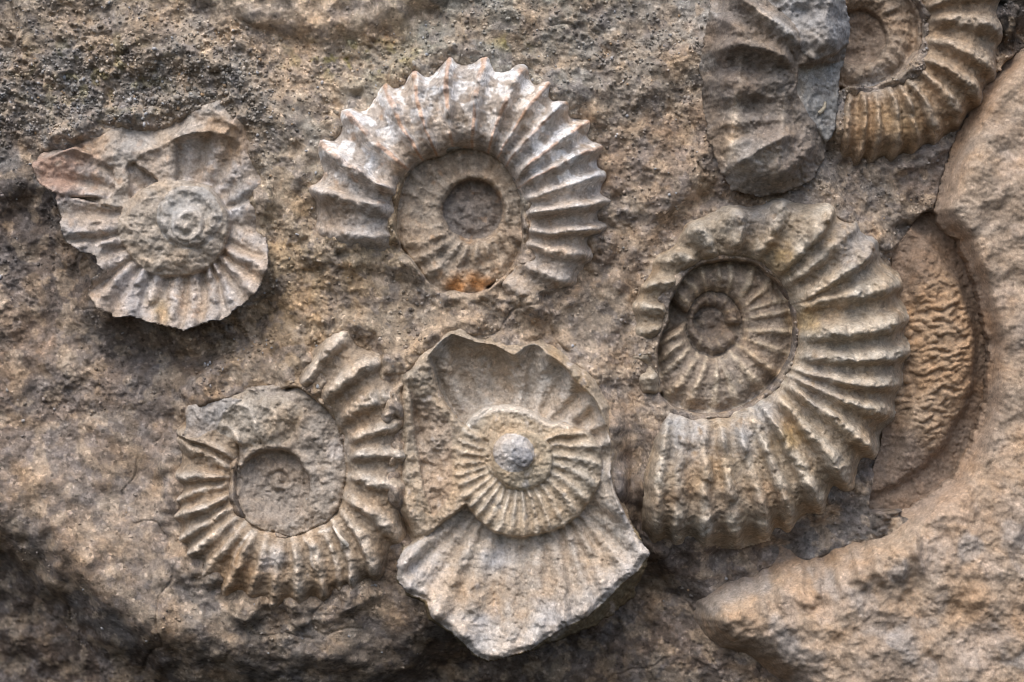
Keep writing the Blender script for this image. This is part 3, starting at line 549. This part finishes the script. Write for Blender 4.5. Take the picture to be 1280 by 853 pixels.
F = sdf(X, Y, k((432, 392), (480, 470), (560, 590), (612, 540), (640, 330), (650, 240), (500, 285), (440, 285)))
fac = P.part('side_facet', label='flat grey facet'); P.put((F < 0) & (S < 6), 38 - (X - 995) * .42 + 1.5 * fbm(X, Y, 20, 3, 713), fac, np.broadcast_to(np.array((.325, .325, .315), f32), S.shape + (3,)))
vein = np.clip(bump_line(X, Y, k((198, 240), (185, 450), (160, 660), (150, 720)), 5.5, 1) + .8 * bump_line(X, Y, k((375, 400), (370, 540), (330, 760)), 4, 1), 0, 1); P.C = lerp(P.C, (.60, .53, .44), .95 * vein)
cr = np.clip(bump_line(X, Y, k((130, 715), (240, 690), (400, 590)), 12, 1) + bump_line(X, Y, k((220, 50), (330, 130), (440, 215)), 7, 1), 0, 1); P.C = lerp(P.C, (.54, .52, .49), .8 * cr)
P.tint([(900, 40), (920, 110), (910, 90)], 26, (.20, .175, .16), .6); P.tint([(960, 170), (990, 200)], 26, (.235, .195, .165), .6); P.tint([(885, 20), (880, 80)], 12, (.42, .43, .43), .6)
P.depth = 64; P.inset = .22; P.bank = 0
root = P.finish('shell_fragment', 'big blocky grey shell fragment bulging out beside the brown ammonite', 'fossil', None, cut=slab, rough=1.2); PIECES.append(P)
pt = k((528, 472), (540, 462), (552, 445), (556, 425)); m_, z_ = P.sample(np.array([a for a, b in pt]), np.array([b for a, b in pt]))
tube('worm_tube', [(a, b, zz + 1) for (a, b), zz in zip(pt, z_)], [2.2, 2.6, 2.2, 1.5], (.50, .46, .36), root, P.org, MAT_SHELL)

# ------------------------------------------------------------------ crescent fossil with wormy wrinkles (right)
k = crop(1090, 260, 2.245)
P = Piece(1084, 255, 1268, 650, seed=800)
out = k((180, 40), (255, 130), (315, 260), (352, 400), (348, 520), (300, 645), (235, 760), (150, 850), (20, 875), (40, 770), (75, 680), (98, 500), (92, 300), (110, 130))
S = sdf(P.X, P.Y, out); l = P.part('shell')
cx, cy = 1040, 440; r = np.hypot(P.Xw - cx, P.Yw - cy); tt = np.degrees(np.arctan2(cy - P.Yw, P.Xw - cx))
wc = worley(P.Xw + 6 * fbm(P.X, P.Y, 26, 2, 811) + 200, (P.Yw + .18 * P.Xw + 5 * fbm(P.X, P.Y, 30, 2, 812)) * 2.2, 14.5, 810); wr = np.sqrt(np.clip(1 - (wc[0] / .62) ** 2, 0, 1)) * (.5 + .6 * wc[2])
wr_ = ridged((P.Xw + 5 * fbm(P.X, P.Y, 24, 2, 811)) / 20, (P.Yw + .25 * P.Xw + 4 * fbm(P.X, P.Y, 24, 2, 812)) / 10.5, 1.0, 1, 810)
z = -34 + 18 * np.exp(-((r - 150) / 34) ** 2) * sstep(3, -18, S)
wz = sstep(190, 176, r) * sstep(92, 108, r) * sstep(44, 24, tt) * sstep(-50, -34, tt)
z = z + 6.5 * wr * wz - 14 * sstep(182, 198, r)
P.put(S < 16, z, l, np.broadcast_to(np.array((.27, .20, .14), f32), S.shape + (3,)))
P.C = lerp(P.C, (.22, .17, .135), .8 * (1 - wz)); P.C = lerp(P.C, (.43, .315, .215), .9 * wz * sstep(.1, .7, wr))
for a0, a1 in ((-34, -30), (-40, -36), (-46, -42)):
    pass
P.inset = .03; P.bank = 0; P.force = True
P.finish('crescent_fossil', 'long crescent shaped orange brown fossil with wormy wrinkles in a hollow', 'fossil', None, mat=MAT_TAN, rough=.9); PIECES.append(P)

# ------------------------------------------------------------------ tan rock mass wrapping the lower right corner
P = Piece(860, 40, 1500, 1060, step=1.7, seed=900, warp=5)
edge = [(1500, 40), (1300, 45), (1262, 78), (1232, 112), (1205, 165), (1188, 205), (1174, 262), (1186, 285), (1204, 300), (1226, 356), (1244, 430), (1240, 505), (1222, 560), (1198, 600), (1150, 634), (1110, 652), (1062, 664), (1030, 684), (985, 690), (950, 710), (905, 722), (880, 733), (862, 752), (857, 784), (872, 816), (898, 838), (930, 845), (980, 870), (1020, 940), (1040, 1060), (1500, 1060)]
S = sdf(P.X, P.Y, edge); l = P.part('rock_body')
Y, X = P.Yw, P.Xw
ww = 25 + 38 * sstep(1170, 1080, P.X) - 10 * np.exp(-(((P.X - 1222) / 45) ** 4 + ((P.Y - 400) / 150) ** 4))
z = 20 - 42 * (1 - sstep(0, ww, -S)) ** 1.6 * (ww / 24) ** .5 + 9 * fbm(X, Y, 120, 3, 910) + 14 * sstep(0, 170, -S) + 6 * fbm(X, Y, 50, 2, 911) + 1.6 * ridged(X * .7 + Y * .5, Y, 34, 2, 912)
z += (1280 - np.clip(X, 1000, 1500)) * -.01 - 34 * (1 - sstep(0, 70, -S)) ** 2 * sstep(1000, 900, X)
low = sstep(600, 660, Y); z += low * (1.6 * fbm(X, Y, 17, 2, 913) + 1.2 * fbm(X, Y, 8, 2, 914))
for i in range(11):                                                      # faint rib marks on the lower mass
    x0, y0 = 915 + i * 22, 728 - i * 7
    z += bump_line(X, Y, [(x0 + 6, y0 - 4), (x0 - 6 + i, y0 + 24), (x0 - 12 + 3 * i, y0 + 62)], 6.5, 12)
z += bump_line(X, Y, [(872, 760), (890, 738), (912, 722)], 5, 6)
P.put(S < 4, z, l, np.broadcast_to(np.array((.41, .33, .255), f32), S.shape + (3,)))
P.C = lerp(P.C, (.37, .29, .22), sstep(-.2, .4, fbm(X, Y, 90, 3, 920)) * .8); P.C = lerp(P.C, (.47, .385, .315), sstep(.05, .5, fbm(X, Y, 60, 3, 921)) * .7)
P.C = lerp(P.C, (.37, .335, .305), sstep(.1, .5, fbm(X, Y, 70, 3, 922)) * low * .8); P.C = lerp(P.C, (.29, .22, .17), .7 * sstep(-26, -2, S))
P.depth = 40; P.inset = .03; P.bank = 0; P.force = True; P.deep_r = 16
root = P.finish('rock_mass', 'rough tan rock mass curving round the crescent fossil and under the largest ammonite', 'rock', None, mat=MAT_TAN, rough=.9, cut=edge); PIECES.append(P)

# ------------------------------------------------------------------ the rock face itself
def axis(a, b, lo, hi, step):
    m = np.arange(a, b + .1, step)
    cap = 5.5
    def ext(st, end, sg):
        o = []; p = st; s_ = step
        while (p - end) * sg < 0: s_ = min(cap, s_ * 1.25); p += sg * s_; o.append(p)
        return np.array(o)
    return np.concatenate([ext(a, lo, -1)[::-1], m, ext(b, hi, 1)]).astype(f32)
gx = axis(-25, 1305, -240, 1500, 1.45); gy = axis(-25, 880, -220, 1060, 1.45)
X, Y = np.meshgrid(gx, gy); Xw = X + 7 * fbm(X, Y, 60, 3, 11); Yw = Y + 7 * fbm(X, Y, 60, 3, 12)
R = broad(X, Y) + 9 * fbm(X, Y, 80, 3, 2) + 3.5 * fbm(X, Y, 34, 2, 3)
# lower left mound and the dark hollow under it
mound = [(-340, 560), (-40, 655), (20, 676), (62, 722), (110, 768), (150, 796), (205, 818), (262, 834), (340, 848), (420, 852), (478, 834), (520, 790), (560, 800), (620, 770), (720, 740), (770, 690), (800, 640), (826, 690), (1000, 690), (1100, 650), (1200, 690), (1700, 690), (1700, 1300), (-340, 1300)]
H = sdf(Xw, Yw, mound); R -= (64 - 28 * sstep(760, 860, X)) * sstep(10, -64, H) + 10 * sstep(26, -4, H); R += 16 * sstep(90, 20, np.abs(H - 62)) * sstep(520, 400, X); R -= 16 * np.clip(1 - H / 60, 0, 1) ** 2 * sstep(520, 420, X) + .55 * np.clip(-H - 20, 0, 130) * sstep(800, 560, X)
# shaded hollow left of and below the crusted ammonite
H = sdf(Xw, Yw, [(-340, 270), (30, 240), (70, 262), (78, 310), (110, 335), (105, 372), (130, 402), (230, 424), (300, 406), (330, 372), (352, 380), (330, 430), (230, 470), (120, 470), (40, 440), (-20, 360), (-340, 380)])
R -= 27 * sstep(14, -30, H)
# channel between the middle fossils and the big ammonite, foot of the slab
H = sdf(Xw, Yw, [(880, 232), (905, 250), (850, 300), (806, 360), (792, 430), (800, 520), (815, 690), (870, 760), (760, 760), (780, 640), (776, 540), (770, 430), (790, 340), (830, 270)])
R -= 16 * sstep(14, -16, H)
R -= 14 * sstep(14, -16, sdf(Xw, Yw, [(772, 560), (800, 560), (820, 640), (870, 700), (900, 900), (700, 900), (760, 780), (805, 700)]))
# gritty dark channel at the right
H = sdf(Xw, Yw, [(1040, 190), (1100, 185), (1180, 140), (1250, 60), (1300, 30), (1240, 140), (1196, 220), (1180, 270), (1140, 300), (1125, 420), (1120, 560), (1080, 640), (1000, 690), (900, 700), (940, 660), (1040, 630), (1100, 540), (1130, 420), (1110, 330), (1060, 240)])
R -= 26 * sstep(26, -12, H)
R -= 30 * sstep(10, -14, sdf(Xw, Yw, [(1130, 280), (1176, 268), (1215, 330), (1246, 430), (1238, 520), (1190, 600), (1090, 645), (1100, 560), (1128, 440)]))
R -= bump_line(Xw, Yw, [(860, 748), (905, 720), (985, 684), (1062, 658), (1120, 640)], 26, 16, 2)
# top ledge, dark notch at the top left corner, crest between fossils
ledge = sdf(Xw, Yw, [(200, -400), (215, -4), (262, 16), (305, 28), (345, 44), (400, 50), (450, 44), (505, 24), (560, 4), (640, -20), (760, -400)])
R += 17 * sstep(8, -24, ledge) + 5 * sstep(0, -10, ledge) * ridged(X, Y, 60, 2, 24); R -= 26 * sstep(8, -18, sdf(Xw, Yw, [(-400, -60), (8, -20), (22, 12), (18, 44), (30, 62), (10, 86), (-400, 90)]))
R += 9 * sstep(60, 0, np.hypot((X - 90) / 1.8, Y - 40)) * .5
R += bump_line(Xw, Yw, [(150, 60), (240, 72), (290, 98), (340, 140), (372, 180)], 16, 9, 2)
R += bump_line(Xw, Yw, [(440, 400), (480, 430), (494, 470), (488, 540), (496, 620), (490, 700)], 12, 12, 2)
R += bump_line(Xw, Yw, [(520, 392), (600, 380), (700, 395), (760, 440)], 22, 8, 2)
R += bump_line(Xw, Yw, [(330, 470), (350, 455), (372, 500), (400, 490)], 14, 7, 2)
R -= 10 * np.exp(-(((X - 421) / 13) ** 2 + ((Y - 128) / 7) ** 2)) + 12 * np.exp(-(((X - 438) / 14) ** 2 + ((Y - 116) / 6) ** 2))
R -= 16 * sstep(0, 300, X - 980) * sstep(260, 60, Y) * .5
# grit: rougher on the weathered grey areas, smoother in the rubbed hollows
peb = sstep(40, 90, Y) * sstep(185, 150, Y) * sstep(380, 300, X)
grit = np.clip(.9 + .5 * sstep(230, 120, Y) * sstep(420, 250, X) + .35 * fbm(X, Y, 130, 2, 20) - .45 * sstep(70, 10, np.hypot((X - 820) * .9, (Y - 330) * .5)) - .5 * sstep(190, 60, np.hypot((X - 170) * .7, Y - 670)) - .25 * sstep(420, 560, Y) - .7 * sstep(10, -8, ledge), .22, 1.7)
f1, f2, idn = worley(Xw * 1.0, Yw, 8.5, 31); g1, g2, idm = worley(X + 2 * fbm(X, Y, 9, 2, 41), Y, 4.8, 32)
fine = 2.2 * fbm(X, Y, 15, 3, 4, .6) + 1.7 * np.sqrt(np.clip(1 - (f1 / .62) ** 2, 0, 1)) * (idn > .52) + 1.15 * np.sqrt(np.clip(1 - (g1 / .6) ** 2, 0, 1)) * (idm > .4) + .9 * fbm(X, Y, 3.6, 1, 5)
h1, h2, ido = worley(Xw, Yw, 13, 33); fine -= 3.2 * sstep(.34, .1, h1) * (ido > .62)
fl = fbm(X, Y, 30, 3, 6); fine += 1.8 * (sstep(.04, .12, fl) + sstep(-.3, -.22, fl))
f3 = worley(Xw, Yw, 10.5, 35)
fine += peb * (2.6 * np.sqrt(np.clip(1 - (f3[0] / .55) ** 2, 0, 1)) * (f3[2] > .3))
smooth = sstep(-.15, .35, fbm(X, Y, 110, 3, 21))                        # rubbed smooth patches between the gritty ones
R += .9 * grit * fine * (1 - .55 * smooth * (1 - peb))
R -= 3.5 * sstep(.035, 0, np.abs(fbm(Xw, Yw, 170, 3, 22))) * sstep(0, .3, fbm(X, Y, 150, 2, 23))   # hairline cracks
for P in PIECES:                                                          # sediment banked up against the fossils
    if P.bank:
        ok, z = P.sample(X, Y); bk = sstep(.0, .5, blur(ok.astype(f32), 9)) * (1 if P.bank_y is None else sstep(P.bank_y, P.bank_y - 60, Y)); R += P.bank * bk * np.clip(.55 + 1.1 * fbm(X, Y, 46, 3, 45), 0, 1.4)
for P in PIECES:                                                          # the rock runs on underneath every fossil
    ok, z = P.sample(X, Y); w = sstep(.5, .97, blur((ok & (z > R - 1)).astype(f32), 3)); w = np.maximum(w, sstep(.8, 1.0, blur(P.deep_at(X, Y).astype(f32), P.deep_r)))
    if P.force: w = np.maximum(w, sstep(.25, .7, blur(ok.astype(f32), 2)) * sstep(1100, 1170, X))
    R = R * (1 - w) + np.minimum(R, z - 8) * w
zones = [(60, 20, 90, (.37, .31, .245)), (200, 40, 100, (.37, .315, .25)), (120, 110, 90, (.26, .255, .25)), (20, 130, 70, (.24, .235, .23)), (230, 95, 60, (.28, .275, .265)), (300, 120, 60, (.33, .31, .28)), (390, 24, 70, (.56, .45, .335)), (300, 6, 60, (.52, .43, .335)), (460, 10, 40, (.52, .42, .31)),
         (480, 60, 50, (.34, .325, .26)), (640, 40, 100, (.33, .315, .275)), (790, 60, 80, (.33, .30, .26)), (830, 200, 70, (.30, .235, .18)), (380, 200, 60, (.37, .33, .27)), (390, 320, 80, (.43, .34, .225)), (350, 420, 60, (.38, .29, .195)),
         (45, 300, 95, (.115, .10, .095)), (10, 370, 60, (.15, .13, .12)), (70, 375, 70, (.165, .142, .13)), (20, 500, 60, (.19, .16, .142)), (100, 560, 60, (.21, .18, .16)), (140, 430, 90, (.20, .172, .155)), (20, 420, 60, (.37, .275, .20)), (80, 520, 90, (.26, .225, .20)), (230, 450, 60, (.22, .175, .135)), (30, 600, 80, (.34, .27, .21)), (150, 680, 90, (.39, .33, .275)), (100, 640, 60, (.38, .31, .245)),  # dark left zones: stained rock, with hollow shade and edge vignette painted in
         (280, 780, 90, (.42, .36, .29)), (420, 790, 80, (.38, .32, .26)), (250, 880, 180, (.11, .086, .072)), (90, 840, 90, (.115, .09, .076)), (480, 850, 60, (.13, .105, .09)), (30, 780, 90, (.15, .12, .10)), (650, 850, 120, (.15, .125, .11)), (840, 740, 90, (.17, .142, .125)), (800, 400, 60, (.35, .29, .23)), (760, 300, 50, (.34, .275, .215)),  # bottom zones: dark brown rock, colour deepened further to carry the hollow's shade
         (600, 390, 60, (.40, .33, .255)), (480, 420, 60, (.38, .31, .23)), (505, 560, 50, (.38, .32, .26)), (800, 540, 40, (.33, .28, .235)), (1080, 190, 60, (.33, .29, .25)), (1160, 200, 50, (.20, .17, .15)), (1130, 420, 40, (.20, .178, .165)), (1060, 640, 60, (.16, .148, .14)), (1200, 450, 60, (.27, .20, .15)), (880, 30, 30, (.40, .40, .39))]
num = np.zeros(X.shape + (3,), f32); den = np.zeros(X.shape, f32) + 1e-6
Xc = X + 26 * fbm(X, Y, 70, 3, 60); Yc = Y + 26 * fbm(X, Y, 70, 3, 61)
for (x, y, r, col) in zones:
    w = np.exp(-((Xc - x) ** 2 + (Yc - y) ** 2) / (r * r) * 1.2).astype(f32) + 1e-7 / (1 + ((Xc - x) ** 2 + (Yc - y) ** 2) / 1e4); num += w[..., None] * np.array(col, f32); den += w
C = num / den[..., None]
C = lerp(C, (.30, .29, .28), .35 * sstep(.1, .5, fbm(X, Y, 55, 4, 62))); C = lerp(C, (.45, .34, .225), .3 * sstep(.1, .5, fbm(X, Y, 60, 4, 63)))
C = lerp(C, (.25, .225, .215), .5 * sstep(.12, .3, fbm(X, Y, 24, 4, 65))); C = lerp(C, (.50, .41, .31), .5 * sstep(.15, .35, fbm(X, Y, 30, 4, 66)))
C = C + (C.mean(-1, keepdims=True) * np.array((1.03, 1.0, .97), f32) - C) * .10
lich = sstep(.15, .5, fbm(X, Y, 22, 3, 64)) * (np.exp(-(((X - 440) / 70) ** 2 + ((Y - 70) / 22) ** 2)) + np.exp(-(((X - 640) / 22) ** 2 + ((Y - 52) / 10) ** 2)) + .5 * np.exp(-(((X - 120) / 90) ** 2 + ((Y - 90) / 50) ** 2)))
C = lerp(C, (.33, .30, .10), np.clip(.8 * lich, 0, .8))
C = C * .94
C = C * (1 + .32 * (idm - .5) + .22 * (idn - .5))[..., None]                 # every grain its own shade
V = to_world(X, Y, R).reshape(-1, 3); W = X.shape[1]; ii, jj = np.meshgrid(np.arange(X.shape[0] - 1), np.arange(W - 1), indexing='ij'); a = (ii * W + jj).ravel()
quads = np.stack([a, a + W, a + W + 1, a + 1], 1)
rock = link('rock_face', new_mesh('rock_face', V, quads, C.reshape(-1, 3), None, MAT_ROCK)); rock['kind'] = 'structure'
rock['label'] = 'gritty grey and tan rock face that holds the fossils'

# loose grit stuck to the face: thousands of sharp little grains, too small to pick out singly
rng = np.random.RandomState(5)
t_ = (1 + 5 ** .5) / 2
ICO = np.array([(-1, t_, 0), (1, t_, 0), (-1, -t_, 0), (1, -t_, 0), (0, -1, t_), (0, 1, t_), (0, -1, -t_), (0, 1, -t_), (t_, 0, -1), (t_, 0, 1), (-t_, 0, -1), (-t_, 0, 1)]) / 1.9
TRI = np.array([(0, 11, 5), (0, 5, 1), (0, 1, 7), (0, 7, 10), (0, 10, 11), (1, 5, 9), (5, 11, 4), (11, 10, 2), (10, 7, 6), (7, 1, 8), (3, 9, 4), (3, 4, 2), (3, 2, 6), (3, 6, 8), (3, 8, 9), (4, 9, 5), (2, 4, 11), (6, 2, 10), (8, 6, 7), (9, 8, 1)])
n = 60000; px = rng.uniform(-15, 1295, n); py = rng.uniform(-15, 868, n)
i = np.clip(np.searchsorted(gy, py), 1, len(gy) - 1); j = np.clip(np.searchsorted(gx, px), 1, len(gx) - 1)
dens = .10 + .5 * peb[i, j] + .25 * sstep(0, .4, fbm(X, Y, 60, 3, 70))[i, j] + .25 * sstep(300, 60, Y)[i, j] - .12 * smooth[i, j] - .2 * sstep(420, 600, Y)[i, j] - .5 * sstep(6, -6, ledge)[i, j]
keep = rng.rand(n) < dens * 1.1
for P in PIECES:
    ok, z = P.sample(px, py); keep &= ~(ok & (z > R[i, j] - 2))
px, py, i, j = px[keep], py[keep], i[keep], j[keep]; m = len(px)
rad = (1.0 + 2.0 * rng.rand(m) ** 2.5 + 1.2 * peb[i, j] * rng.rand(m))
g = ICO[None] * rng.uniform(.6, 1.25, (m, 12, 1)) * (rad[:, None, None] * rng.uniform(.65, 1.2, (m, 1, 3)))
a = rng.rand(m) * 6.28; ca, sa = np.cos(a)[:, None], np.sin(a)[:, None]
gxx = g[..., 0] * ca - g[..., 1] * sa + px[:, None]; gyy = g[..., 0] * sa + g[..., 1] * ca + py[:, None]; gzz = g[..., 2] + R[i, j][:, None] + .25 * rad[:, None]
V = to_world(gxx, gyy, gzz).reshape(-1, 3); F = (TRI[None] + 12 * np.arange(m)[:, None, None]).reshape(-1, 3)
gc = C[i, j] * rng.uniform(.55, 1.5, (m, 1)); gc = np.where(rng.rand(m, 1) < .06, np.array((.40, .40, .41)), gc); gc = np.where(rng.rand(m, 1) < .015, np.array((.42, .30, .19)), gc)
me = bpy.data.meshes.new('grit'); me.vertices.add(len(V)); me.vertices.foreach_set('co', V.astype(f32).ravel()); me.loops.add(len(F) * 3); me.loops.foreach_set('vertex_index', F.astype(np.int32).ravel())
me.polygons.add(len(F)); me.polygons.foreach_set('loop_start', np.arange(0, len(F) * 3, 3, dtype=np.int32)); me.update(calc_edges=True)
at = me.attributes.new('pigment', 'FLOAT_COLOR', 'POINT'); at.data.foreach_set('color', np.c_[np.clip(np.repeat(gc, 12, 0), .01, .8), np.ones(len(V))].astype(f32).ravel()); me.materials.append(MAT_SHELL)
gr = link('grit', me, rock); gr['kind'] = 'stuff'
